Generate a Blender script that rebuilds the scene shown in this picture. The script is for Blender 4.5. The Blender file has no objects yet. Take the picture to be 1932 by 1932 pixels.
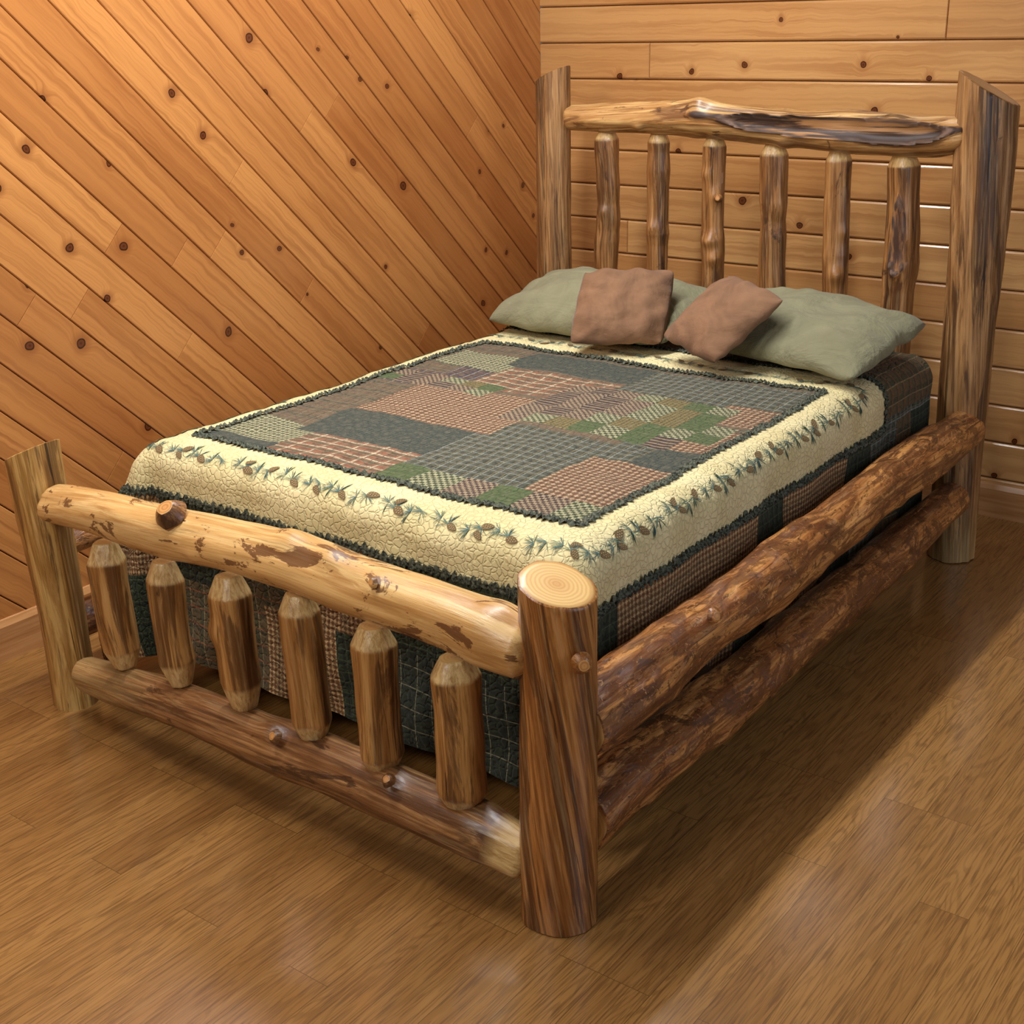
import bpy, bmesh, math, random
import numpy as np
from mathutils import Vector, noise, Matrix
random.seed(7)
SC=bpy.context.scene; COL=SC.collection
SC.view_settings.view_transform='Standard'; SC.view_settings.look='None'
# ---------------------------------------------------------------- camera
CP=Vector((1.2288,-1.7635,1.6391)); YAW,PIT,ROL,F=-.6440,.3563,-.0210,2493.7
fw=Vector((math.sin(YAW)*math.cos(PIT),math.cos(YAW)*math.cos(PIT),-math.sin(PIT)))
r_=Vector((math.cos(YAW),-math.sin(YAW),0)); u_=r_.cross(fw)
RT=r_*math.cos(ROL)+u_*math.sin(ROL); UP=-r_*math.sin(ROL)+u_*math.cos(ROL)
cd=bpy.data.cameras.new('camera'); cam=bpy.data.objects.new('camera',cd); COL.objects.link(cam)
M=Matrix((RT,UP,-fw)).transposed().to_4x4(); M.translation=CP; cam.matrix_world=M
cd.sensor_width=36; cd.sensor_height=36; cd.lens=F/1932*36; cd.clip_start=.05
SC.camera=cam
def U(px,py,ax,val):
    d=fw+RT*((px-966)/F)-UP*((py-966)/F); t=(val-CP[ax])/d[ax]; return CP+d*t
W,L=1.535,2.216; XW,YB=-1.897,2.6455
# ---------------------------------------------------------------- object helpers
WO={}
def empty(name,loc,label,cat,group=None):
    o=bpy.data.objects.new(name,None); COL.objects.link(o); o.location=loc; WO[o]=Vector(loc)
    o.empty_display_size=.1; tag(o,label,cat,group); return o
def tag(o,label,cat=None,group=None):
    o['label']=label
    if cat: o['category']=cat
    if group: o['group']=group
def mesh_obj(name,vs,fs,mats,parent=None,smooth=True,mi=None,attrs=None,uv=None,sharp=None,origin=None):
    vs=[Vector(v) for v in vs]
    if origin is None:
        c=Vector((sum(v.x for v in vs)/len(vs),sum(v.y for v in vs)/len(vs),min(v.z for v in vs)))
    else: c=Vector(origin)
    me=bpy.data.meshes.new(name); me.from_pydata([v-c for v in vs],[],fs)
    for m in mats: me.materials.append(m)
    if mi is not None: me.polygons.foreach_set('material_index',mi)
    me.polygons.foreach_set('use_smooth',[smooth]*len(fs))
    if attrs:
        for k,(ty,data) in attrs.items():
            a=me.attributes.new(k,ty,'POINT')
            if ty=='FLOAT_VECTOR': a.data.foreach_set('vector',[x for v in data for x in v])
            else: a.data.foreach_set('value',data)
    if sharp: me.set_sharp_from_angle(angle=math.radians(sharp))
    me.update()
    o=bpy.data.objects.new(name,me); COL.objects.link(o); WO[o]=c
    if parent: o.parent=parent; o.location=c-WO[parent]
    else: o.location=c
    return o
# ---------------------------------------------------------------- node helpers
class NT:
    def __init__(s,name):
        s.m=bpy.data.materials.new(name); s.m.use_nodes=True; s.t=s.m.node_tree
        s.b=s.t.nodes['Principled BSDF']
    def n(s,ty,**kw):
        nd=s.t.nodes.new(ty)
        for k,v in kw.items(): setattr(nd,k,v)
        return nd
    def put(s,inp,v):
        if isinstance(v,bpy.types.NodeSocket): s.t.links.new(v,inp)
        elif v is not None:
            if isinstance(v,(tuple,list)) and len(v)==3 and inp.type=='RGBA': v=(*v,1)
            inp.default_value=v
    def attr(s,name,out='Vector'):
        return s.n('ShaderNodeAttribute',attribute_name=name).outputs[out]
    def mapv(s,v,scale=(1,1,1),loc=(0,0,0),rot=(0,0,0)):
        nd=s.n('ShaderNodeMapping'); s.put(nd.inputs['Vector'],v); nd.inputs['Scale'].default_value=scale
        nd.inputs['Location'].default_value=loc; nd.inputs['Rotation'].default_value=rot; return nd.outputs[0]
    def noise(s,v,scale=1,detail=4,rough=.55,dist=0,out='Fac'):
        nd=s.n('ShaderNodeTexNoise'); s.put(nd.inputs['Vector'],v); nd.inputs['Scale'].default_value=scale
        nd.inputs['Detail'].default_value=detail; nd.inputs['Roughness'].default_value=rough; nd.inputs['Distortion'].default_value=dist
        return nd.outputs[out]
    def vor(s,v,scale=1,feature='F1',out='Distance',dims='3D',rand=1):
        nd=s.n('ShaderNodeTexVoronoi',feature=feature,voronoi_dimensions=dims); s.put(nd.inputs['Vector'],v)
        nd.inputs['Scale'].default_value=scale; nd.inputs['Randomness'].default_value=rand; return nd.outputs[out]
    def math(s,op,a,b=None,c=None,clamp=False):
        nd=s.n('ShaderNodeMath',operation=op,use_clamp=clamp); s.put(nd.inputs[0],a)
        if b is not None: s.put(nd.inputs[1],b)
        if c is not None: s.put(nd.inputs[2],c)
        return nd.outputs[0]
    def rng(s,v,a,b,c=0,d=1,smooth=False):
        nd=s.n('ShaderNodeMapRange'); nd.interpolation_type='SMOOTHSTEP' if smooth else 'LINEAR'
        s.put(nd.inputs[0],v)
        for i,x in enumerate((a,b,c,d)): s.put(nd.inputs[i+1],x)
        return nd.outputs[0]
    def mix(s,f,a,b,mode='MIX'):
        nd=s.n('ShaderNodeMix',data_type='RGBA',blend_type=mode); s.put(nd.inputs[0],f)
        s.put(nd.inputs[6],a); s.put(nd.inputs[7],b); return nd.outputs[2]
    def sep(s,v):
        nd=s.n('ShaderNodeSeparateXYZ'); s.put(nd.inputs[0],v); return nd.outputs
    def comb(s,x,y,z=0):
        nd=s.n('ShaderNodeCombineXYZ')
        for i,v in enumerate((x,y,z)): s.put(nd.inputs[i],v)
        return nd.outputs[0]
    def bump(s,h,strength=.3,dist=.005,normal=None):
        nd=s.n('ShaderNodeBump'); s.put(nd.inputs['Height'],h); nd.inputs['Strength'].default_value=strength
        nd.inputs['Distance'].default_value=dist
        if normal: s.put(nd.inputs['Normal'],normal)
        return nd.outputs[0]
    def out(s,col,rough=.5,normal=None,spec=.5,coat=0,sheen=0):
        s.put(s.b.inputs['Base Color'],col); s.put(s.b.inputs['Roughness'],rough)
        s.b.inputs['Specular IOR Level'].default_value=spec
        s.put(s.b.inputs['Coat Weight'],coat); s.b.inputs['Coat Roughness'].default_value=.14
        s.b.inputs['Sheen Weight'].default_value=sheen
        if normal: s.put(s.b.inputs['Normal'],normal)
        return s.m
def lin(r,g,b):
    f=lambda c:(c/255/12.92) if c/255<=.04045 else ((c/255+.055)/1.055)**2.4
    return (f(r),f(g),f(b))
# ---------------------------------------------------------------- wood for logs
def log_mat(name,pale,mid,dark,blotch=(.62,.68),streak=(.44,.55),figure=(.50,.57),fig=.85,dk=lin(70,38,18),rough=.28,tenon=lin(214,180,120),bumpy=.35,scratch=0,blscale=(9,9,4),crack=.8,bl=.85,scar=(lin(146,100,58),lin(62,38,26))):
    t=NT(name); lp=t.attr('lp')
    n1=t.noise(t.mapv(lp,(24,24,1.5)),1,8,.65,1.0)
    n2=t.noise(t.mapv(lp,(130,130,4.5)),1,5,.65,.5)
    n3=t.noise(t.mapv(lp,blscale),1,8,.68,1.2)
    n4=t.noise(t.mapv(lp,(15,15,1.3),(3,1,7)),1,8,.66,1.5)
    n5=t.noise(t.mapv(lp,(55,55,1.5),(9,4,2)),1,4,.6,1.0)
    c=t.mix(t.rng(n1,streak[0],streak[1],smooth=True),pale,mid)
    c=t.mix(t.rng(n4,figure[0],figure[1],0,fig,True),c,dark)
    c=t.mix(t.rng(n2,.5,.70,0,.75),c,dark)
    c=t.mix(t.rng(n2,.5,.32,0,.22),c,lin(232,196,140))
    c=t.mix(t.rng(n5,.63,.665,0,crack,True),c,dk)
    c=t.mix(t.rng(n3,blotch[0],blotch[1],0,bl,True),c,dk)
    h=t.math('ADD',n1,t.math('MULTIPLY',n2,.6))
    if scratch:
        vo=t.noise(t.mapv(lp,(34,34,16)),1,6,.72,1.8)
        v2=t.noise(t.mapv(lp,(34,34,40),(5,5,5)),1,3,.7,3.0)
        v3=t.noise(t.mapv(lp,(13,13,5.5),(2,5,1)),1,7,.7,1.3)
        c=t.mix(t.rng(v3,.48,.55,0,.75,True),c,lin(92,50,26))
        c=t.mix(t.rng(vo,.57,.61,0,.85*scratch,True),c,dk)
        c=t.mix(t.rng(v2,.63,.66,0,.6*scratch,True),c,lin(220,166,100))
        h=t.math('ADD',h,t.math('MULTIPLY',vo,-1.4))
    c=t.mix(t.attr('pale','Fac'),c,t.mix(t.rng(n2,.4,.65),tenon,lin(176,134,78)))
    sc=t.attr('scar','Fac')
    c=t.mix(t.rng(sc,.05,.3,0,1,True),c,t.mix(t.rng(n4,.46,.56,0,1,True),scar[0],scar[1]))
    c=t.mix(t.rng(sc,.40,.75,0,1,True),c,t.mix(t.rng(n1,.4,.6),lin(46,32,26),lin(112,84,66)))
    return t.out(c,t.rng(sc,.05,.4,rough,.65),t.bump(h,bumpy,.006),.5,t.rng(sc,0,.25,.08 if scratch==0 else .2,0))
def end_mat(name,a,b):
    t=NT(name); rr=t.attr('rr','Fac'); lp=t.attr('lp')
    nz=t.noise(t.mapv(lp,(25,25,1)),1,3)
    ph=t.math('ADD',t.math('MULTIPLY',rr,800),t.math('MULTIPLY',nz,6))
    c=t.mix(t.rng(t.math('SINE',ph),-.6,1,0,.7),a,b)
    c=t.mix(t.rng(rr,.060,.070),c,lin(150,100,50))
    c=t.mix(t.rng(rr,.0,.03,.5,0),c,lin(190,120,60))
    return t.out(c,.35,None,.4,.1)
M_END=end_mat('cut_end_grain',lin(226,186,120),lin(206,156,90))
M_ENDD=end_mat('weathered_end_grain',lin(164,120,72),lin(130,90,52))
M_POSTN=log_mat('aspen_post_amber',lin(174,114,56),lin(138,84,38),lin(78,42,20),(.68,.74),fig=.9,dk=lin(52,28,14))
M_POSTL=log_mat('aspen_post_pale',lin(206,164,96),lin(168,122,60),lin(106,70,34),(.66,.72),figure=(.52,.58),dk=lin(50,32,16),rough=.35,crack=.95)
M_POSTH=log_mat('aspen_post_brown',lin(166,120,72),lin(130,88,48),lin(76,48,26),(.66,.73),figure=(.48,.56),fig=.85,dk=lin(44,28,18),rough=.42,crack=1,bumpy=.7)
M_FRAIL=log_mat('peeled_aspen_cream',lin(222,182,120),lin(206,160,98),lin(172,120,64),(.565,.59),figure=(.54,.62),fig=.6,rough=.26,blscale=(13,13,6),dk=lin(92,50,28),crack=.3,bl=.85)
M_BRAIL=log_mat('peeled_aspen_russet',lin(168,122,74),lin(128,84,48),lin(84,52,30),(.58,.64),streak=(.40,.50),figure=(.48,.56),rough=.28,dk=lin(58,34,22))
M_SRAIL=log_mat('varnished_bark_log',lin(206,142,76),lin(168,104,52),lin(108,60,30),(.58,.63),rough=.22,bumpy=.6,scratch=.85,dk=lin(62,34,18),blscale=(12,12,6))
M_HRAIL=log_mat('headrail_aspen',lin(208,166,106),lin(174,126,72),lin(112,72,40),(.58,.63),rough=.32,dk=lin(76,46,28),scar=(lin(160,114,68),lin(56,36,26)))
M_SPIN=log_mat('spindle_amber',lin(188,138,78),lin(156,106,54),lin(96,60,30),(.66,.73),figure=(.50,.57),rough=.28,dk=lin(62,38,20),tenon=lin(222,190,132))
M_HSPIN=log_mat('spindle_brown',lin(162,112,62),lin(130,84,42),lin(78,48,26),(.60,.66),figure=(.49,.57),rough=.36,dk=lin(48,30,18))
M_KEND=end_mat('knot_end_grain',lin(212,162,98),lin(150,98,52))
def lerp(a,b,t): return a+(b-a)*t
def interp(vals,t):
    x=t*(len(vals)-1); i=min(int(x),len(vals)-2); return lerp(vals[i],vals[i+1],x-i)
def cat(pts,t):
    n=len(pts)-1; x=t*n; i=min(int(x),n-1); f=x-i
    p1,p2=pts[i],pts[i+1]; p0=pts[i-1] if i>0 else p1*2-p2; p3=pts[i+2] if i+2<=n else p2*2-p1
    return .5*((2*p1)+(p2-p0)*f+(2*p0-5*p1+4*p2-p3)*f*f+(3*p1-p0-3*p2+p3)*f**3)
SEED=[0]
def make_log(name,pts,rads,mats,parent,n=70,seg=32,pale=None,cut=None,caps=('flat','flat'),rough=.05,scars=(),bumps=(),twist=0,lump=0,prof=None,flute=.02):
    SEED[0]+=1; sd=SEED[0]*7.31
    pts=[Vector(p) for p in pts]
    P=[cat(pts,i/(n-1)) for i in range(n)]; S=[0]
    for i in range(1,n): S.append(S[-1]+(P[i]-P[i-1]).length)
    T=[(P[min(i+1,n-1)]-P[max(i-1,0)]).normalized() for i in range(n)]
    ref=Vector((1,0,0)) if abs(T[0].x)<.8 else Vector((0,0,1))
    N=(ref-T[0]*ref.dot(T[0])).normalized()
    fr=[]
    for i in range(n):
        N=(N-T[i]*N.dot(T[i])).normalized(); fr.append(N.copy())
    R=[interp(rads,i/(n-1)) for i in range(n)]
    PL=[interp(pale,i/(n-1)) if pale else 0 for i in range(n)]
    if prof:
        cl,ef=prof
        for i in range(n):
            e0=cl*(1+.25*math.sin(sd)); e1=cl*(1+.3*math.cos(sd*1.7))
            d0,d1=S[i]/e0,(S[-1]-S[i])/e1; k=min(1,d0,d1); R[i]*=ef+(1-ef)*k**.92
            PL[i]=max(0,min(1,(1.02-k)/.18)) if k<1 else 0
    def capr(i,sg,kind):
        r=R[i]
        if kind=='dome': k=[(.97,.12),(.88,.26),(.7,.4),(.45,.48),(.2,.51)]
        else: k=[(.955,.03),(.75,.03),(.5,.03),(.25,.03)]
        return [(P[i]+T[i]*(sg*o*r),T[i],fr[i],R[i]*f,S[i]+sg*o*r,i,f) for f,o in k],P[i]+T[i]*(sg*k[-1][1]*r)
    c0,p0=capr(0,-1,caps[0]); c1,p1=capr(n-1,1,caps[1])
    rings=c0[::-1]+[(P[i],T[i],fr[i],R[i],S[i],i,1) for i in range(n)]+c1
    vs=[];lp=[];pa=[];scv=[];rr=[]
    ztop=P[-1].z
    for (c,tn,nn,r,s,ii,f) in rings:
        t=ii/(n-1); B=tn.cross(nn)
        for j in range(seg):
            a=2*math.pi*j/seg; dr=nn*math.cos(a)+B*math.sin(a)
            q=Vector((math.cos(a)*1.1+sd,math.sin(a)*1.1,s*3.2))
            k=1+rough*noise.noise(q)*1.6+rough*.5*noise.noise(q*3.1)
            af=a+s*twist*.6; k+=flute*noise.noise(Vector((math.cos(af)*3.5+sd,math.sin(af)*3.5,s*1.6)))*2
            if lump: k+=lump*max(0,noise.noise(Vector((math.cos(a)*1.6+sd,math.sin(a)*1.6,s*9)))-.1)
            rv=r*k; sv=0
            for (t0,ht,dv,ha,dep) in scars:
                an=dr.angle(dv-tn*dv.dot(tn)); wob=.20*noise.noise(Vector((s*6,sd,0)))+.10*noise.noise(Vector((s*16,sd,a*.5)))
                qq=math.sqrt(((t-t0)/ht)**2+(an/ha)**2)+wob
                if qq<1: rv-=dep*.8*(1-qq**3)*f; sv=max(sv,.32*min(1,(1-qq)*6))
                rim=math.exp(-((qq-1.04)/.13)**2); rv+=dep*.6*rim*(1+.6*noise.noise(Vector((s*12,a,sd))))
                sv=max(sv,math.exp(-((qq-.98)/.12)**2))
            p=c+dr*rv
            for (bp,amp,bw) in bumps:
                d2=(p-bp).length_squared/(bw*bw)
                if d2<6: p=p+dr*amp*math.exp(-d2)
            vs.append(p); a2=a+s*twist
            lp.append((math.cos(a2)*rv+sd,math.sin(a2)*rv,s+sd*3))
            pa.append(PL[ii]); scv.append(sv); rr.append(rv)
    nr=len(rings); fs=[];mi=[]
    nc0,nc1=len(c0),len(c1)
    for i in range(nr-1):
        flat=(i<nc0-1 and caps[0]=='flat') or (i>=nr-nc1 and caps[1]=='flat')
        for j in range(seg):
            k=(j+1)%seg; fs.append((i*seg+j,i*seg+k,(i+1)*seg+k,(i+1)*seg+j)); mi.append(1 if flat else 0)
    a=len(vs); vs+= [p0,p1]; lp+=[(sd,0,S[0]+sd*3),(sd,0,S[-1]+sd*3)]; pa+=[0,0]; scv+=[0,0]; rr+=[0,0]
    for j in range(seg):
        k=(j+1)%seg; fs.append((a,k,j)); mi.append(1 if caps[0]=='flat' else 0)
        b=(nr-1)*seg; fs.append((a+1,b+j,b+k)); mi.append(1 if caps[1]=='flat' else 0)
    if cut:
        pc=P[-1]
        for i,v in enumerate(vs):
            w=max(0,min(1,(v.z-(ztop-.16))/.16)); v=v.copy(); v.z+=w*((v.x-pc.x)*cut[0]+(v.y-pc.y)*cut[1]); vs[i]=v
    return mesh_obj(name,vs,fs,mats,parent,True,mi,{'lp':('FLOAT_VECTOR',lp),'pale':('FLOAT',pa),'scar':('FLOAT',scv),'rr':('FLOAT',rr)},sharp=48)
def knot(par,p,d,r,ln,label=None,mats=None):
    p=Vector(p); d=Vector(d).normalized()
    o=make_log('knot',[p-d*r*1.2,p-d*r*.3,p+d*ln],[r*1.9,r*1.45,r],mats or (par.data.materials[0],M_KEND),par,n=10,seg=20,rough=.10)
    if label: o['label']=label
    return o
# ---------------------------------------------------------------- bed
bed=empty('log_bed',(-W/2,L/2,0),'rustic log bed frame of peeled varnished aspen logs with spindled headboard and footboard','bed')
def part(o,label): o['label']=label; return o
p_near=part(make_log('bed_post',[(0,0,.003),(.002,0,.35),(0,0,.7)],[.076,.0745,.072,.070,.070],(M_POSTN,M_END),bed,n=80,seg=40,cut=(-.30,.06),rough=.04,twist=2.2,
   bumps=[(U(1105,1258,1,-.04),.012,.03)]),'dark amber footboard post with slanted pale ring-grained top')
knot(p_near,U(1102,1256,1,-.045),(.75,-.65,.1),.011,.001,'small round pale knot')
part(make_log('bed_post',[U(146,1328,1,0),U(104,1090,1,0),U(60,850,1,0)],[.058,.056,.058,.064,.066],(M_POSTL,M_END),bed,n=80,seg=44,cut=(.42,.05),rough=.04,twist=.3,flute=.02),'pale weathered footboard post with slanted top beside the diagonal wall')
part(make_log('bed_post',[(0,L,.003),U(1822,700,1,L),U(1868,168,1,L)],[.073,.073,.074,.077,.081,.084,.085],(M_POSTH,M_ENDD),bed,n=130,seg=64,cut=(-.58,-.10),rough=.05,twist=.7,flute=.055,pale=[.6,.3,0,0,0,0,0,0,0,0,0]),'tall dark brown headboard post with slanted top, right of the spindles')
part(make_log('bed_post',[(-W,L,.003),U(1046,500,1,L),U(1044,140,1,L)],[.066,.064,.063,.062,.062],(M_POSTH,M_ENDD),bed,n=100,seg=44,cut=(.45,.05),rough=.04,twist=.4,flute=.04),'tall grey brown headboard post nearest the wall corner')
yr=-.022
px=[(103,953),(200,972),(320,1003),(450,1030),(560,1060),(700,1114),(850,1166),(925,1196),(990,1222)]
ftop=part(make_log('footboard_rail',[U(x,y,1,yr) for x,y in px],[.046,.052,.058,.056,.059,.058,.061,.064,.058],(M_FRAIL,M_END),bed,n=150,seg=40,caps=('dome','dome'),rough=.09,lump=.05,
   bumps=[(U(310,965,1,-.06),.022,.036),(U(545,1012,1,-.03),.010,.035),(U(620,1050,1,-.04),.007,.03),(U(950,1165,1,-.02),.01,.04),(U(700,1095,1,-.07),.006,.02),(U(368,1048,1,-.07),.006,.015)]),'cream peeled log top rail with dark bark blotches')
knot(ftop,U(314,960,1,-.066),(.05,-.6,.8),.019,.006,'sawn knot stub with pale ringed end',(M_BRAIL,M_KEND))
knot(ftop,U(700,1099,1,-.078),(0,-.9,.4),.006,.001)
px=[(165,1272),(300,1318),(400,1354),(512,1400),(650,1454),(800,1520),(900,1564),(942,1585),(990,1612)]
fbot=part(make_log('footboard_rail',[U(x,y,1,yr) for x,y in px],[.044,.051,.055,.060,.058,.060,.061,.056,.048],(M_BRAIL,M_END),bed,n=150,seg=40,caps=('dome','dome'),rough=.12,lump=.06,pale=[.5,.3,0,0,0,0,0,0,0,0,0,.1,0,.9,1],
   bumps=[(U(512,1385,1,-.05),.014,.03),(U(728,1465,1,-.05),.012,.028)]),'thick russet bottom rail of the footboard with pale ends')
knot(fbot,U(514,1389,1,-.083),(-.1,-.75,.5),.009,.001)
knot(fbot,U(729,1470,1,-.082),(.1,-.7,.7),.008,.001)
tops=[(197,1022),(308,1058),(430,1085),(562,1118),(702,1180),(858,1240)]
bots=[(238,1256),(343,1290),(463,1332),(594,1392),(724,1452),(874,1526)]
for i,((a,b),(c,d)) in enumerate(zip(tops,bots)):
    T_,B_=U(a,b,1,-.012),U(c,d,1,-.012); mid=(T_+B_)/2+Vector((random.uniform(-.005,.005),random.uniform(-.004,.004),0))
    r=[.046,.042,.047,.044,.045,.050][i]
    bp=[(U(407,1192,1,-.045),.012,.03)] if i==2 else []
    s=part(make_log('footboard_spindle',[B_,mid,T_],[r*random.uniform(.96,1.04) for _ in range(7)],(M_SPIN,M_END),bed,n=90,seg=32,prof=(.052,.58),rough=.08,bumps=bp,twist=random.uniform(-.5,1.2),flute=.03),'short honey coloured footboard spindle with whittled pale ends')
    if i==2: knot(s,U(406,1192,1,-.054),(-.3,-.9,.15),.009,.002,'small pale ringed knot')
xs=.018
px=[(1085,1366),(1180,1294),(1260,1233),(1350,1167),(1450,1090),(1550,1010),(1630,946),(1700,893),(1770,845),(1820,810)]
s1=part(make_log('side_rail',[U(x,y,0,xs) for x,y in px],[.067,.069,.066,.063,.069,.065,.065,.068,.066,.059],(M_SRAIL,M_END),bed,n=220,seg=44,caps=('flat','dome'),rough=.09,lump=.16,
  bumps=[(U(1350,1160,0,.08),.010,.03),(U(1480,1040,0,.06),.010,.04),(U(1620,985,0,.06),.008,.04)]),'upper side rail, reddish brown varnished log with dark bark patches')
knot(s1,U(1352,1162,0,.080),(1,-.5,.3),.009,.001)
px=[(1090,1546),(1160,1481),(1250,1409),(1330,1345),(1400,1289),(1480,1220),(1550,1162),(1630,1090),(1720,1010),(1796,942)]
s2=part(make_log('side_rail',[U(x,y,0,xs) for x,y in px],[.072,.069,.066,.068,.065,.067,.064,.062,.059,.054],(M_SRAIL,M_END),bed,n=220,seg=44,caps=('flat','dome'),rough=.10,lump=.18),'lower side rail, mottled log near the floor')
part(make_log('side_rail',[(-W-.02,.02,.43),(-W-.04,1.1,.44),(-W-.02,L-.03,.44)],[.048,.052,.05],(M_SRAIL,M_END),bed,n=80,rough=.07),'upper side rail on the wall side')
part(make_log('side_rail',[(-W-.02,.02,.2),(-W-.04,1.1,.22),(-W-.02,L-.03,.23)],[.048,.052,.045],(M_SRAIL,M_END),bed,n=80,rough=.07),'lower side rail on the wall side')
yh=L-.02
px=[(1078,222),(1150,221),(1250,221),(1320,222),(1400,234),(1500,244),(1600,249),(1700,257),(1770,258),(1818,252)]
hr=part(make_log('headboard_rail',[U(x,y,1,yh) for x,y in px],[.040,.048,.052,.060,.056,.058,.064,.062,.057,.047],(M_HRAIL,M_END),bed,n=360,seg=72,caps=('dome','dome'),rough=.09,lump=.07,twist=1.0,
   scars=[(.68,.285,Vector((-.1,-.88,.22)),.50,.020)],
   bumps=[(U(1320,200,1,L-.05),.014,.03),(U(1205,238,1,L-.06),.010,.02),(U(1800,262,1,L-.05),.012,.03),(U(1480,272,1,L-.05),.010,.03),(U(1690,225,1,L-.05),.008,.03)]),'cream log top rail of the headboard with a long bark-lipped hollow')
part(make_log('headboard_rail',[(-W+.03,L,.33),(-W/2,L,.34),(-.03,L,.33)],[.045,.05,.048],(M_BRAIL,M_END),bed,n=60),'bottom rail of the headboard behind the mattress')
tops=[(1145,246),(1243,250),(1350,256),(1463,270),(1583,280),(1706,290)]
lows=[(1145,510),(1240,520),(1340,535),(1460,540),(1577,560),(1690,585)]
for i,((a,b),(c,d)) in enumerate(zip(tops,lows)):
    T_=U(a,b,1,L); Q=U(c,d,1,L); k=(T_.z-.33)/(T_.z-Q.z); B_=T_+(Q-T_)*k; B_.z=.335
    r=[.041,.038,.038,.044,.042,.049][i]
    m1=T_.lerp(B_,.28)+Vector((random.uniform(-.010,.010),0,0)); m2=T_.lerp(B_,.5)+Vector((random.uniform(-.010,.010),0,0))
    rr_=[r]+[r*random.uniform(.92,1.06) for _ in range(12)]+[r]
    sc=[(.66,.17,Vector((-.0,-1,0)),.50,.008)] if i==5 else []
    bp=[]
    if i==0: bp=[(U(1135,400,1,L-.04),.008,.02)]
    if i==1: bp=[(U(1230,430,1,L-.04),.009,.025)]
    if i==2: bp=[(U(1352,372,1,L-.04),.018,.022),(U(1335,455,1,L-.04),.015,.022),(U(1345,490,1,L-.04),.014,.02),(U(1332,330,1,L-.03),.008,.02)]
    if i==3: bp=[(U(1475,400,1,L-.04),.009,.03)]
    if i==4: bp=[(U(1578,520,1,L-.04),.014,.024),(U(1595,440,1,L-.03),.008,.02)]
    s=part(make_log('headboard_spindle',[B_,m2,m1,T_],rr_,(M_HSPIN,M_END),bed,n=140,seg=32,prof=(.042,.62),rough=.10,scars=sc,bumps=bp,twist=random.uniform(-.5,1.4),flute=.035),
       'brown headboard spindle with a dark oval bark scar' if i==5 else ('brown headboard spindle with small knots' if i==2 else 'brown headboard spindle'))
    if i==2: knot(s,U(1354,374,1,L-.048),(.3,-.9,.1),.008,.003)
t=NT('dark_slat_wood'); sv=t.n('ShaderNodeTexCoord').outputs['Object']
M_PINE=t.out(t.mix(t.noise(t.mapv(sv,(2,40,40)),1),lin(82,60,42),lin(62,44,30)),.6)
def box(x0,x1,y0,y1,z0,z1):
    vs=[(x,y,z) for z in (z0,z1) for y in (y0,y1) for x in (x0,x1)]
    return vs,[(0,2,3,1),(4,5,7,6),(0,1,5,4),(2,6,7,3),(0,4,6,2),(1,3,7,5)]
for k in range(6):
    y=.32+k*.34; v,f=box(-W,-.02,y,y+.07,.185,.21); mesh_obj('slat',v,f,(M_PINE,),bed,False)
# ---------------------------------------------------------------- mattress and box spring
def rbox(name,x0,x1,y0,y1,z0,z1,b,mats,label,cat):
    bm=bmesh.new(); v,f=box(x0,x1,y0,y1,z0,z1); vv=[bm.verts.new(p) for p in v]
    for q in f: bm.faces.new([vv[i] for i in q])
    bmesh.ops.bevel(bm,geom=bm.edges[:],offset=b,segments=4,affect='EDGES',profile=.6)
    bm.verts.index_update(); vs=[x.co.copy() for x in bm.verts]; fs=[[x.index for x in q.verts] for q in bm.faces]; bm.free()
    o=mesh_obj(name,vs,fs,mats,None,True); tag(o,label,cat); return o
t=NT('mattress_ticking'); M_TICK=t.out(t.mix(t.noise(t.n('ShaderNodeTexCoord').outputs['Object'],30),lin(205,200,190),lin(190,185,175)),.9)
t=NT('box_spring_cloth'); M_BOXS=t.out(t.mix(t.noise(t.n('ShaderNodeTexCoord').outputs['Object'],30),lin(52,50,48),lin(40,38,36)),.9)
rbox('box_spring',-1.40,-.12,.27,2.08,.212,.40,.02,(M_BOXS,),'dark box spring under the quilt, above the slats','box spring')
rbox('mattress',-1.41,-.13,.26,2.09,.402,.625,.05,(M_TICK,),'thick mattress hidden beneath the patchwork quilt','mattress')
# ---------------------------------------------------------------- quilt
TX0,TX1,TY0,TY1=-1.455,-.085,.215,2.12; ZT=.662; RR=.066
def qpos(fx,fy):
    x0,x1,y0=TX0+RR,TX1-RR,TY0+RR
    dx=min(0,fx-x0)+max(0,fx-x1); dy=min(0,fy-y0)
    e=(abs(dx)**6+abs(dy)**6)**(1/6)
    bx=min(max(fx,x0),x1); by=max(fy,y0)
    und=.010*noise.noise(Vector((fx*2.6,fy*2.6,1)))+.005*noise.noise(Vector((fx*8,fy*8,4)))+.0026*noise.noise(Vector((fx*26,fy*26,9)))
    if e<1e-7: return Vector((bx,by,ZT+und))
    hd=math.hypot(dx,dy); ux,uy=dx/hd,dy/hd
    if e<math.pi*RR/2: o=RR*math.sin(e/RR); dn=RR*(1-math.cos(e/RR))
    else: o=RR; dn=RR+e-math.pi*RR/2
    k=min(1,dn/.5)
    per=fx-fy if abs(dy)>abs(dx) else fy*1.0+.3
    o+=k*.009*math.sin(per*17+1.8*noise.noise(Vector((fx*2,fy*2,0))))+k*.008+min(1,dn/.06)*.006*noise.noise(Vector((fx*12,fy*12,2)))
    cr=2*abs(ux*uy)
    o+=cr*k*(.13 if (dx<0) else .03)
    if dx<0: o+=.035*min(1,dn/.14)*abs(ux)
    return Vector((bx+ux*o,by+uy*o,max(.05,ZT-dn+und*max(0,1-dn*6))))
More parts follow.
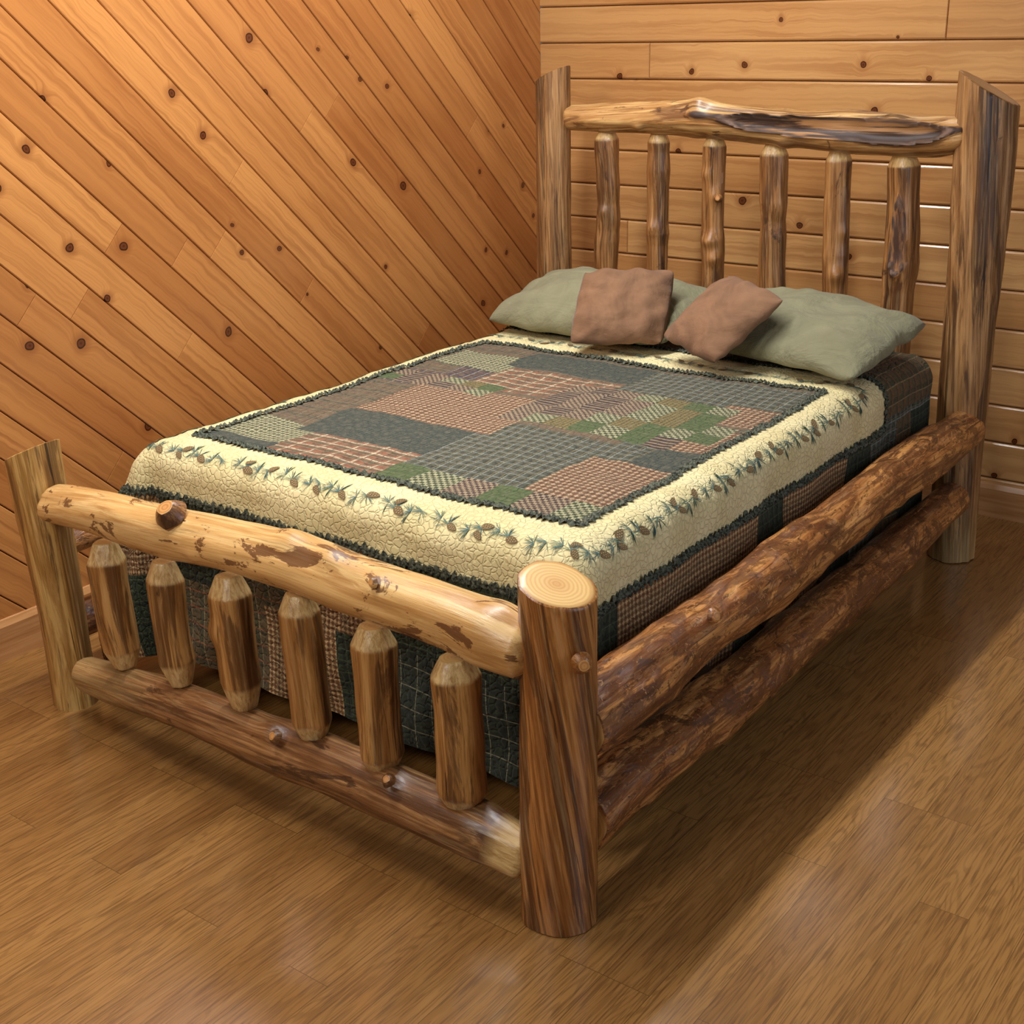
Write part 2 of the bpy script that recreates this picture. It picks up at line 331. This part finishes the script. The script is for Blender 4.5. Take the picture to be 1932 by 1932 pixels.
def qn(fx,fy):
    h=.004; a=qpos(fx+h,fy)-qpos(fx-h,fy); b=qpos(fx,fy+h)-qpos(fx,fy-h); n=a.cross(b)
    return n.normalized() if n.length>1e-9 else Vector((0,0,1))
PX0,PX1,PY0,PY1=-1.355,-.18,.34,1.56
CX0,CX1,CY0,CY1=-1.570,.020,.125,1.76
OX0,OX1,OY0,OY1=-2.01,.47,-.325,2.12
def axis(*br,step=.0105):
    out=[]
    for a,b in zip(br[:-1],br[1:]):
        n=max(1,round((b-a)/step)); out+=[a+(b-a)*i/n for i in range(n)]
    return out+[br[-1]]
gx=axis(OX0,CX0,PX0,PX1,CX1,OX1); gy=axis(OY0,CY0,PY0,PY1,CY1,OY1)
def cloth_bump(t,fl,kind=0):
    wv=t.n('ShaderNodeVectorMath',operation='SCALE'); t.put(wv.inputs[0],t.noise(fl,40,2,out='Color')); wv.inputs['Scale'].default_value=.02
    ad=t.n('ShaderNodeVectorMath',operation='ADD'); t.put(ad.inputs[0],fl); t.put(ad.inputs[1],wv.outputs[0])
    if kind: v=t.vor(ad.outputs[0],62,'DISTANCE_TO_EDGE'); return t.bump(t.rng(v,0,.16,0,1,True),.7,.0035)
    v=t.vor(ad.outputs[0],48,'DISTANCE_TO_EDGE'); return t.bump(t.rng(v,0,.2,0,1,True),.7,.005)
def plaid(name,base,stripes,dust=lin(134,124,100)):
    t=NT(name); fl=t.attr('fl'); s=t.sep(fl); c=base
    for (ax,per,ph,w,col,al) in stripes:
        q=t.math('FRACT',t.math('ADD',t.math('DIVIDE',s[ax],per),ph+50))
        c=t.mix(t.math('MULTIPLY',t.math('LESS_THAN',q,w),al),c,col)
    g=t.noise(t.mapv(fl,(420,420,1)),1,2); c=t.mix(t.rng(g,.3,.7,0,.35),c,(.03,.028,.022))
    g2=t.noise(fl,55,3,.7); c=t.mix(t.rng(g2,.45,.7,0,.3),c,dust)
    return t.out(c,.9,cloth_bump(t,fl),.2,0,.05)
CR=lin(204,192,158)
def grid(name,base,line,per,w=.22,al=.9,extra=(),dust=lin(134,124,100)):
    return plaid(name,base,[(0,per,0,w,line,al),(1,per,.3,w,line,al)]+list(extra),dust)
MQ=[]
def add(m): MQ.append(m); return len(MQ)-1
q_brown=add(plaid('quilt_brown_mottle',lin(108,90,70),[(0,.03,0,.3,lin(78,74,60),.6),(1,.03,0,.3,lin(126,98,78),.5),(1,.07,0,.12,lin(62,74,60),.8),(0,.06,.4,.06,lin(150,140,108),.5),(0,.013,.2,.2,lin(130,116,90),.4)]))
q_teal=add(plaid('quilt_dark_teal',lin(68,74,66),[(0,.010,0,.25,lin(46,52,47),.8),(1,.010,0,.25,lin(94,98,86),.6)]))
q_rust=add(grid('quilt_rust_check',lin(146,96,68),lin(194,170,136),.017,.22,.9,[(0,.017,.5,.3,lin(94,68,50),.75),(1,.017,.8,.3,lin(90,72,52),.75)]))
q_rustp=add(plaid('quilt_rust_plaid',lin(144,92,66),[(0,.07,0,.35,lin(92,70,54),.65),(0,.07,.5,.09,CR,.85),(1,.042,0,.3,lin(82,90,68),.65),(1,.042,.6,.14,CR,.85),(0,.021,.1,.14,lin(114,82,62),.8),(1,.014,.1,.2,lin(172,136,108),.5)]))
q_tealp=add(plaid('quilt_teal_plaid',lin(84,86,74),[(0,.030,0,.3,lin(56,60,52),.75),(1,.030,0,.3,lin(56,60,52),.75),(0,.030,.5,.10,lin(152,158,148),.7),(1,.030,.5,.10,lin(152,158,148),.7),(0,.030,.75,.09,lin(142,124,82),.6),(1,.030,.8,.09,lin(124,118,82),.5)]))
q_cream=add(grid('quilt_sage_check',lin(90,92,66),lin(194,186,146),.016,.30,.9,[(0,.008,0,.3,lin(60,70,50),.5)]))
q_green=add(plaid('quilt_green',lin(82,98,58),[(1,.02,0,.4,lin(68,82,48),.6),(0,.011,0,.3,lin(100,114,74),.4)]))
q_purp=add(plaid('quilt_navy_plaid',lin(92,78,68),[(0,.034,0,.4,lin(54,52,76),.8),(1,.030,0,.4,lin(58,56,74),.6),(0,.034,.7,.09,CR,.65),(1,.030,.7,.12,lin(136,94,74),.8)]))
def check(name,a,b,per,rot=0):
    t=NT(name); fl=t.attr('fl'); nd=t.n('ShaderNodeTexChecker'); t.put(nd.inputs['Vector'],t.mapv(fl,(1,1,1),(.0013,.0017,.5),(0,0,rot)))
    nd.inputs['Scale'].default_value=1/per; nd.inputs['Color1'].default_value=(*a,1); nd.inputs['Color2'].default_value=(*b,1)
    g2=t.noise(fl,55,3,.7); c=t.mix(t.rng(g2,.4,.7,0,.4),nd.outputs[0],lin(106,94,74))
    return t.out(c,.9,cloth_bump(t,fl),.2,0,.05)
q_hound=add(check('quilt_hound_brown',lin(68,52,50),lin(156,136,108),.009))
q_houng=add(check('quilt_hound_green',lin(62,72,50),lin(164,160,124),.010))
q_strip=add(plaid('quilt_plum_stripe',lin(62,48,50),[(1,.018,0,.4,lin(156,134,106),.9)]))
q_tan=add(grid('quilt_tan_check',lin(138,122,76),lin(86,78,50),.012,.3,.85))
DG=lin(80,82,60)
q_pgr=add(plaid('quilt_dark_green_plaid',lin(50,58,40),[(0,.03,0,.3,lin(32,38,28),.8),(1,.03,0,.3,lin(32,38,28),.8),(0,.03,.6,.08,lin(94,102,74),.5),(1,.03,.6,.08,lin(94,102,74),.5)],DG))
q_navy=add(plaid('quilt_ink_plaid',lin(42,48,38),[(0,.05,0,.3,lin(30,34,27),.8),(0,.05,.6,.05,lin(160,154,124),.6),(1,.05,.6,.05,lin(160,154,124),.6)],DG))
q_rusto=add(grid('quilt_rust_border',lin(158,96,56),lin(210,184,132),.014,.26,.8,[(0,.014,.5,.3,lin(86,66,42),.65),(1,.014,.8,.3,lin(78,62,40),.65),(0,.08,.3,.3,lin(70,68,44),.3)],lin(170,130,86)))
q_olive=add(plaid('quilt_olive_brown_border',lin(104,86,56),[(0,.05,0,.4,lin(66,70,48),.7),(1,.045,0,.4,lin(74,66,46),.6),(0,.05,.7,.08,lin(170,146,104),.65),(1,.045,.7,.10,lin(156,96,60),.75)],lin(104,92,66)))
t=NT('quilt_cream'); fl=t.attr('fl')
q_crm=add(t.out(t.mix(t.rng(t.noise(fl,6,3),.4,.6),lin(226,211,160),lin(216,200,146)),.9,cloth_bump(t,fl,1),.2,0,.05))
def pr(name,a):
    t=NT(name); return t.out(t.mix(t.noise(t.attr('fl'),200,2),a,tuple(x*.6+.05 for x in a)),.9,None,.2)
q_cone=add(pr('print_cone_brown',lin(118,92,54))); q_cone2=add(pr('print_cone_tan',lin(180,152,100)))
q_need=add(pr('print_needle_teal',lin(70,106,106))); q_need2=add(pr('print_needle_green',lin(108,128,100)))
rects=[(0,0,1,1,q_brown),(0,.06,.2,.2,q_cream),(.13,.16,.5,.34,q_teal),(.2,0,.5,.16,q_rustp),(0,.0,.2,.06,q_teal),
 (.5,.1,.8,.42,q_tealp),(.8,.1,1,.34,q_rust),(.88,.34,1,.46,q_teal),(.14,.34,.54,.60,q_rust),(.8,.46,1,.62,q_rust),(.8,.34,.88,.46,q_tealp),
 (0,.35,.14,.55,q_brown),(0,.55,.12,.68,q_purp),(.0,.68,.14,.76,q_brown),(.02,.76,.22,.9,q_cream),(.12,.62,.22,.76,q_purp),(.22,.64,.56,.82,q_rustp),(.2,.84,.56,.97,q_teal),
 (.56,.78,1,.97,q_tealp),(.86,.66,1,.8,q_rust),(0,.9,.2,1,q_brown),(.2,.97,1,1,q_brown),(.56,.42,.8,.5,q_brown)]
cyc=[q_hound,q_green,q_houng,q_strip,q_tan,q_hound,q_green,q_strip,q_houng]
for i in range(6):
    rects.append((.5+i*.0834,0,.5+(i+1)*.0834,.1,[q_green,q_houng,q_hound,q_green,q_hound,q_houng][i]))
for r_i in range(5):
    for c_i in range(8):
        a=.46+c_i*.0625; b=.45+r_i*.066
        if c_i<7 or r_i in (1,2): rects.append((a,b,a+.0625,b+.066,cyc[(r_i*4+c_i*2+r_i*r_i)%9]))
for r_i in range(2):
    for c_i in range(6):
        rects.append((.0+c_i*.055,.56+r_i*.05,.055+c_i*.055,.61+r_i*.05,cyc[(c_i*2+1+r_i*4)%9]))
def qmat(x,y):
    if PX0<x<PX1 and PY0<y<PY1:
        u=(x-PX0)/(PX1-PX0); v=(y-PY0)/(PY1-PY0); m=0
        for (a,b,c,d,mm) in rects:
            if a<=u<c and b<=v<d: m=mm
        return m
    if CX0<x<CX1 and CY0<y<CY1: return q_crm
    dist=max(CX0-x,x-CX1,CY0-y,y-CY1)
    if x>CX1 or (x<CX0 and y>CY0):
        s=y if dist<.2 else y+.12
        for lim,m in ((.34,q_pgr),(.97,q_rusto),(1.12,q_pgr),(1.50,q_rusto),(1.66,q_pgr),(1.86,q_tealp),(2.02,q_olive)):
            if s<lim: return m
        return q_pgr
    if y>CY1: return [q_pgr,q_olive,q_tealp,q_pgr][int((x+30)/.2)%4]
    s=x if dist<.22 else x+.17
    for lim,m in ((-1.37,q_rusto),(-1.17,q_pgr),(-.84,q_olive),(-.60,q_rusto),(-.20 if dist<.22 else -.42,q_pgr)):
        if s<lim: return m
    return q_pgr if dist<.22 else q_navy
vs=[];fl=[]
for y in gy:
    for x in gx: vs.append(qpos(x,y)); fl.append((x,y,0))
nx,ny=len(gx),len(gy); fs=[];mi=[]
for j in range(ny-1):
    for i in range(nx-1):
        fs.append((j*nx+i,j*nx+i+1,(j+1)*nx+i+1,(j+1)*nx+i)); mi.append(qmat((gx[i]+gx[i+1])/2,(gy[j]+gy[j+1])/2))
def dec(poly,m,lift):
    b=len(vs)
    for (x,y) in poly: vs.append(qpos(x,y)+qn(x,y)*lift); fl.append((x,y,0))
    fs.append(tuple(range(b,b+len(poly)))); mi.append(m)
rg=random.Random(3)
def needle(x,y,a,ln,m):
    w=.0006; c,s=math.cos(a),math.sin(a)
    dec([(x-s*w,y+c*w),(x+s*w,y-c*w),(x+c*ln*.6+s*w,y+s*ln*.6-c*w),(x+c*ln,y+s*ln),(x+c*ln*.6-s*w,y+s*ln*.6+c*w)],m,.0024)
def cone(x,y,a,s=1):
    c,sn=math.cos(a),math.sin(a); A,B=.0165*s,.0088*s
    pt=lambda p,q:(x+c*p-sn*q,y+sn*p+c*q)
    dec([pt(A*math.cos(k*math.pi/7),B*math.sin(k*math.pi/7)*(1-.25*math.cos(k*math.pi/7))) for k in range(14)],q_cone,.0028)
    for i in range(-2,3):
        for j in (-1,0,1):
            p=i*A*.36; q=j*B*.55+(B*.27 if i%2 else 0)
            if (p/A)**2+(q/B)**2<.75: dec([pt(p-A*.13,q),pt(p,q-B*.2),pt(p+A*.13,q),pt(p,q+B*.2)],q_cone2,.0034)
def garland(x0,y0,x1,y1):
    Lg=math.hypot(x1-x0,y1-y0); a0=math.atan2(y1-y0,x1-x0); n=int(Lg/.078); ux,uy=(x1-x0)/Lg,(y1-y0)/Lg
    for i in range(n):
        s=(i+.5+rg.uniform(-.1,.1))*Lg/n; sd=1 if i%2 else -1
        x=x0+ux*s; y=y0+uy*s
        for c in (0,1):
            bx=x+ux*(c*.026-.018)-uy*sd*(.004 if c else -.006); by=y+uy*(c*.026-.018)+ux*sd*(.004 if c else -.006)
            for k in range(13): needle(bx,by,a0+math.pi+rg.uniform(-1.7,1.7)+(0 if c==0 else sd*1.2),rg.uniform(.020,.038),q_need if rg.random()<.7 else q_need2)
        if i%4!=3: cone(x+ux*.022-uy*sd*.010,y+uy*.022+ux*sd*.010,a0+sd*.4+rg.uniform(-.3,.3),rg.uniform(.85,1.08))
        if i%3==1: cone(x+ux*.010+uy*sd*.015,y+uy*.010-ux*sd*.015,a0-sd*.6,.85)
        needle(x-ux*.042-uy*.003*sd,y-uy*.042+ux*.003*sd,a0,.084,q_need2)
mx0,mx1,my0,my1=PX0-.075,PX1+.085,PY0-.095,PY1+.095
garland(mx0,my0,mx1,my0); garland(mx1,my0,mx1,my1); garland(mx1,my1,mx0,my1); garland(mx0,my1,mx0,my0)
quilt=mesh_obj('quilt',vs,fs,MQ,None,True,mi,{'fl':('FLOAT_VECTOR',fl)})
tag(quilt,'patchwork plaid quilt with cream pinecone border spread over the log bed','quilt')
t=NT('ruffle_charcoal'); tc=t.n('ShaderNodeTexCoord').outputs['Object']
M_RUF=t.out(t.mix(t.rng(t.noise(tc,140,3),.4,.6),lin(44,46,40),lin(100,102,86)),.95,None,.1)
def ruffle(x0,y0,x1,y1):
    v=[];f=[]; c=[(x0,y0),(x1,y0),(x1,y1),(x0,y1),(x0,y0)]; rg2=random.Random(11); row=0
    for (a,b),(p,q) in zip(c[:-1],c[1:]):
        Ls=math.hypot(p-a,q-b); ux,uy=(p-a)/Ls,(q-b)/Ls; n=int(Ls/.0035)
        for i in range(n):
            s=i*Ls/n
            w1=.0055*math.sin(s*2*math.pi/.019+6*noise.noise(Vector((s*22,a,b))))+.006*noise.noise(Vector((s*120,a,b)))
            for k,(off,h) in enumerate(((-.010,.003),(-.005,.007),(0,.004),(.005,.007),(.010,.003))):
                wob=w1*(1 if k in(0,4) else .4)*(1 if k<2 else -1)+rg2.uniform(-.002,.002)
                hh=h+.004*math.sin(s*2*math.pi/.014+k*1.3+3*noise.noise(Vector((s*15,1,b))))*(k!=2)
                x=a+ux*s+uy*(off+wob); y=b+uy*s-ux*(off+wob)
                v.append(qpos(x,y)+qn(x,y)*max(.002,hh))
            row+=1
    for i in range(row):
        j=(i+1)%row
        for k in range(4): f.append((i*5+k,i*5+k+1,j*5+k+1,j*5+k))
    return mesh_obj('ruffle_trim',v,f,(M_RUF,),quilt,True)
part(ruffle(PX0,PY0,PX1,PY1),'frayed charcoal ruffle around the patchwork centre'); part(ruffle(CX0,CY0,CX1,CY1),'frayed charcoal ruffle around the cream border')
# ---------------------------------------------------------------- pillows
def fabric(name,a,b,wr=.5):
    t=NT(name); tc=t.n('ShaderNodeTexCoord').outputs['Object']
    n=t.noise(tc,7,5,.6,1.2); n2=t.noise(t.mapv(tc,(5,16,9),(0,0,0),(.3,.2,.5)),1,4,.55,1.5); f=t.noise(t.mapv(tc,(300,300,300)),1,2)
    h=t.math('ADD',t.math('ADD',n,n2),t.math('MULTIPLY',f,.05))
    return t.out(t.mix(t.rng(n,.35,.65),a,b),.85,t.bump(h,wr,.03),.25,0,.1)
M_GREEN=fabric('sage_cotton',lin(134,130,100),lin(120,116,88),.45); M_BRN=fabric('brown_suede',lin(134,98,70),lin(112,80,56),.2)
def pillow(name,O,e1,e2,th,mat,label,cat,group,seed,pin=.07,n=56,low=.55,wk=1):
    O,e1,e2=Vector(O),Vector(e1),Vector(e2); nn=e1.cross(e2).normalized(); c=O+e1/2+e2/2
    v=[];f=[]
    for side in (1,-1):
        for j in range(n+1):
            for i in range(n+1):
                u=-1+2*i/n; w=-1+2*j/n
                pu_=pin*(1+.5*noise.noise(Vector((w*2,seed,0)))); pw_=pin*(1+.5*noise.noise(Vector((u*2,seed,7))))
                uu=u*(1-pu_*(1-w**2)); ww=w*(1-pw_*(1-u**2))
                cr=(abs(u)*abs(w))**3; uu*=1-.10*cr; ww*=1-.10*cr
                h=((1-abs(u)**2.6)*(1-abs(w)**2.6)); h=max(0,h)**.55
                q=Vector((u*1.7,w*1.7,seed+side*3))
                rad=noise.noise(Vector((math.atan2(w,u)*4.2,seed,0)))*max(0,math.hypot(u,w)-.3)*.20
                wr=.20*noise.noise(q*1.1)+.10*noise.noise(q*2.6)+rad+.06*abs(noise.noise(q*5))
                edge=.016*noise.noise(Vector((u*3,w*3,seed)))
                v.append(c+e1/2*uu+e2/2*ww+nn*(side*th*h*(1+wr*wk)*(1 if side>0 else low)+edge*(1-h*.5)))
    m=(n+1)**2
    for j in range(n):
        for i in range(n):
            a=j*(n+1)+i; f.append((a,a+1,a+n+2,a+n+1)); f.append((m+a,m+a+n+1,m+a+n+2,m+a+1))
    o=mesh_obj(name,v,f,(mat,),None,True)
    bm=bmesh.new(); bm.from_mesh(o.data); bmesh.ops.remove_doubles(bm,verts=bm.verts[:],dist=.0004); bm.to_mesh(o.data); bm.free()
    tag(o,label,cat,group); return o
pillow('bed_pillow',(-1.47,1.655,.700),(.73,.0,.0),(.0,.43,.095),.090,M_GREEN,'sage green bed pillow at the wall side of the bed, behind the upright brown cushion','pillow','sage green pillows',1,wk=.7)
pillow('bed_pillow',(-.74,1.75,.705),(.65,-.195,.0),(.06,.43,.09),.084,M_GREEN,'sage green bed pillow nearest the tall right headboard post, behind the tilted brown cushion','pillow','sage green pillows',5,wk=.7)
pillow('throw_cushion',(-1.015,1.515,.700),(.258,.160,0),(-.07,.195,.20),.052,M_BRN,'square brown suede cushion standing upright on its edge against the left green pillow','cushion','brown throw cushions',9,.05,wk=.7)
pillow('throw_cushion',(-.503,1.515,.700),(.130,.196,.18),(-.256,.115,.036),.052,M_BRN,'square brown suede cushion tipped onto its corner against the right green pillow','cushion','brown throw cushions',13,.05,wk=.7)
# ---------------------------------------------------------------- room
def plank_mat(name,c1,c2,grain,hi,kn=.5,rough=.3,kr=(.024,.070),gs=.55):
    t=NT(name); pu=t.attr('pu'); s=t.sep(pu); seed=s[2]
    co=t.comb(t.math('ADD',s[0],t.math('MULTIPLY',seed,17)),t.math('ADD',s[1],t.math('MULTIPLY',seed,5.3)),0)
    co2=t.n('ShaderNodeVectorMath',operation='ADD'); t.put(co2.inputs[0],co)
    wn=t.n('ShaderNodeVectorMath',operation='SCALE'); t.put(wn.inputs[0],t.noise(co,14,2,out='Color')); wn.inputs['Scale'].default_value=.022
    t.put(co2.inputs[1],wn.outputs[0]); cw=co2.outputs[0]
    d=t.vor(cw,4.6,'F1','Distance','2D'); col=t.vor(cw,4.6,'F1','Color','2D')
    cs=t.sep(col); on=t.math('GREATER_THAN',cs[0],1-kn)
    rad=t.rng(cs[1],0,1,kr[0],kr[1]); q=t.math('DIVIDE',d,rad)
    core=t.math('MULTIPLY',on,t.rng(q,.75,1.0,1,0,True))
    halo=t.math('MULTIPLY',on,t.rng(q,.9,3.0,.6,0,True))
    bend=t.math('MULTIPLY',t.math('MULTIPLY',on,t.rng(q,0,4,1,0,True)),.03)
    gv=t.comb(t.sep(cw)[0],t.math('ADD',t.sep(cw)[1],bend),0)
    g=t.noise(t.mapv(gv,(1.2,34,1)),1,5,.6,.7); g2=t.noise(t.mapv(gv,(3,180,1)),1,3,.6)
    base=t.mix(t.rng(seed,.05,.95),c1,c2)
    c=t.mix(t.rng(g,.42,.64,0,gs,True),base,grain)
    c=t.mix(t.rng(g2,.48,.72,0,.38),c,grain)
    c=t.mix(t.rng(t.noise(co,1.3,2),.4,.75,0,.35),c,hi)
    c=t.mix(halo,c,grain); c=t.mix(core,c,lin(100,50,24))
    ringm=t.math('MULTIPLY',on,t.math('MULTIPLY',t.rng(q,.62,.85,0,1,True),t.rng(q,.9,1.1,1,0,True)))
    c=t.mix(ringm,c,lin(46,22,12))
    c=t.mix(t.math('MULTIPLY',core,t.rng(q,.1,.4,.7,0)),c,lin(50,26,16))
    return t.out(c,rough,t.bump(g,.08,.003),.5,.1)
M_WL=plank_mat('knotty_pine_diagonal',lin(202,138,76),lin(170,106,54),lin(140,80,38),lin(204,142,80),.55,.24,(.024,.072),.5)
M_WB=plank_mat('knotty_pine_horizontal',lin(212,162,102),lin(190,136,80),lin(158,102,56),lin(220,176,116),.42,.22)
t=NT('groove_shadow_wood'); M_BACK=t.out(t.mix(t.noise(t.n('ShaderNodeTexCoord').outputs['Object'],10),lin(84,48,24),lin(66,36,18)),.7)
def clip(poly,fn):
    out=[]
    for i in range(len(poly)):
        a,b=poly[i],poly[(i+1)%len(poly)]; fa,fb=fn(a),fn(b)
        if fa>=0: out.append(a)
        if (fa>=0)!=(fb>=0):
            k=fa/(fa-fb); out.append((a[0]+(b[0]-a[0])*k,a[1]+(b[1]-a[1])*k))
    return out
def plank_wall(name,w,h0,h1,ang,pitch,phase,to3,mats,seed,lens=(1.2,3.2),ins=.003,dep=.0035,gap=.0008):
    rg=random.Random(seed); c,s=math.cos(ang),math.sin(ang); v=[];f=[];mi=[];pu=[]
    R=6; k0=int(-R/pitch)
    v+=[to3(0,h0,-.012),to3(w,h0,-.012),to3(w,h1,-.012),to3(0,h1,-.012)]; pu+=[(0,0,0)]*4; f.append((0,1,2,3)); mi.append(1)
    for k in range(k0,-k0):
        lo=phase+k*pitch+gap; hi=phase+(k+1)*pitch-gap; a=-R-rg.uniform(0,2)
        while a<R:
            ln=rg.uniform(*lens); e=a+ln; sd=rg.random(); g=.0003
            P=[(a+g,lo),(e-g,lo),(e-g,hi),(a+g,hi)]
            P=[(x*c-y*s,x*s+y*c) for x,y in P]
            for fn in (lambda p:p[0],lambda p:w-p[0],lambda p:p[1]-h0,lambda p:h1-p[1]):
                if len(P)>2: P=clip(P,fn)
            if len(P)>2:
                n=len(P); lev=[]
                for (ii,dd) in ((0,-dep-.004),(ins*.35,-dep*.55),(ins,0)):
                    I=[]
                    for (x,y) in P:
                        xx,yy=x*c+y*s,-x*s+y*c
                        yy=min(max(yy,lo+ii),hi-ii); xx=min(max(xx,a+g+ii*.4),e-g-ii*.4)
                        I.append((xx*c-yy*s,xx*s+yy*c))
                    lev.append(len(v))
                    for (x,y) in I: v.append(to3(x,y,dd)); pu.append((x*c+y*s,-x*s+y*c-lo,sd))
                f.append(tuple(lev[2]+i for i in range(n))); mi.append(0)
                for A,B in ((lev[0],lev[1]),(lev[1],lev[2])):
                    for i in range(n):
                        j=(i+1)%n; f.append((A+i,A+j,B+j,B+i)); mi.append(0)
            a=e
    o=mesh_obj(name,v,f,mats,None,False,mi,{'pu':('FLOAT_VECTOR',pu)},origin=to3(w/2,h0,0)); o['kind']='structure'; return o
HC=2.7; YF=-2.6; XR=2.6
plank_wall('wall_left',YB-YF,0,HC,math.radians(44),.106,.03,lambda s,z,d:(XW+d,YB-s,z),(M_WL,M_BACK),5,(1.2,3.6))
plank_wall('wall_back',XR-XW,0,HC,0,.129,.2625-.129*2,lambda s,z,d:(XW+s,YB-d,z),(M_WB,M_BACK),8,(1.5,3.5),.007,.005,.001)
t=NT('baseboard_pine'); tc=t.n('ShaderNodeTexCoord').outputs['Object']
M_BASE=t.out(t.mix(t.rng(t.noise(t.mapv(tc,(3,3,60)),1,4),.4,.65),lin(190,138,88),lin(164,110,62)),.25)
def prism(name,prof,a,b,mats):
    n=len(prof); v=[a(d,z) for d,z in prof]+[b(d,z) for d,z in prof]
    f=[(i,(i+1)%n,n+(i+1)%n,n+i) for i in range(n)]+[tuple(range(n)),tuple(range(2*n-1,n-1,-1))]
    o=mesh_obj(name,v,f,mats,None,False); o['kind']='structure'; return o
prof=[(0,0),(.016,0),(.016,.100),(.011,.108),(.006,.116),(0,.118)]
prism('baseboard_left',prof,lambda d,z:(XW+d,YF,z),lambda d,z:(XW+d,YB,z),(M_BASE,))
prism('baseboard_back',prof,lambda d,z:(XW,YB-d,z),lambda d,z:(XR,YB-d,z),(M_BASE,))
# floor
t=NT('oak_plank_floor'); tc=t.n('ShaderNodeTexCoord').outputs['Object']; s=t.sep(tc)
co=t.comb(s[1],s[0],0)
bk=t.n('ShaderNodeTexBrick',offset=.37,offset_frequency=3); t.put(bk.inputs['Vector'],t.mapv(co,(1,1,1),(.1,.03,0)))
bk.inputs['Scale'].default_value=1; bk.inputs['Brick Width'].default_value=.85; bk.inputs['Row Height'].default_value=.098
bk.inputs['Mortar Size'].default_value=.0007; bk.inputs['Mortar Smooth'].default_value=.1
bk.inputs['Color1'].default_value=(0,0,0,1); bk.inputs['Color2'].default_value=(1,1,1,1); bk.inputs['Mortar'].default_value=(.5,.5,.5,1); bk.inputs['Bias'].default_value=0
rnd=t.sep(bk.outputs['Color'])[0]
gc=t.comb(t.math('ADD',s[1],t.math('MULTIPLY',rnd,13)),t.math('ADD',s[0],t.math('MULTIPLY',rnd,7)),0)
g1=t.noise(t.mapv(gc,(1.1,13,1)),1,2,.45,.5); g2=t.noise(t.mapv(gc,(8,240,1)),1,3,.6,.15); g3=t.noise(t.mapv(gc,(3,60,1)),1,4,.6,.4)
c=t.mix(rnd,lin(156,112,60),lin(136,94,48))
wv=t.math('SINE',t.math('MULTIPLY',g1,150))
c=t.mix(t.rng(wv,.1,.9,0,.34,True),c,lin(96,62,30))
c=t.mix(t.rng(g2,.50,.61,0,.6,True),c,lin(84,54,26)); c=t.mix(t.rng(g3,.5,.7,0,.28),c,lin(172,130,76))
c=t.mix(t.math('MULTIPLY',bk.outputs['Fac'],.7),c,lin(58,38,18))
M_FLOOR=t.out(c,t.rng(g2,.3,.7,.17,.25),t.bump(t.math('SUBTRACT',t.math('MULTIPLY',g2,.4),bk.outputs['Fac']),.06,.0012),.6,.5)
v=[(XW,YF,0),(XR,YF,0),(XR,YB,0),(XW,YB,0),(XW,YF,-.05),(XR,YF,-.05),(XR,YB,-.05),(XW,YB,-.05)]
fl_=mesh_obj('floor',v,[(0,1,2,3),(7,6,5,4),(0,4,5,1),(1,5,6,2),(2,6,7,3),(3,7,4,0)],(M_FLOOR,),None,False,origin=(0,0,0)); fl_['kind']='structure'
# ---------------------------------------------------------------- light
def area(name,loc,tgt,sx,sy,power,col):
    l=bpy.data.lights.new(name,'AREA'); l.shape='RECTANGLE'; l.size=sx; l.size_y=sy; l.energy=power; l.color=col
    o=bpy.data.objects.new(name,l); COL.objects.link(o); o.location=loc
    d=Vector(tgt)-Vector(loc); o.rotation_euler=d.to_track_quat('-Z','Y').to_euler(); return o
area('ceiling_tube_light',(-1.0,.55,2.68),(-1.0,.55,0),.10,2.6,86,(.97,.98,1))
area('ceiling_light_front',(-.4,-2.3,2.4),(-.4,.8,.4),.7,.7,34,(1,.96,.89))
area('window_light_right',(2.5,.4,1.6),(.1,1.2,.2),1.0,1.6,25,(.74,.83,1))
w=bpy.data.worlds.new('world'); SC.world=w; w.use_nodes=True
w.node_tree.nodes['Background'].inputs[0].default_value=(.98,.98,1,1); w.node_tree.nodes['Background'].inputs[1].default_value=.09
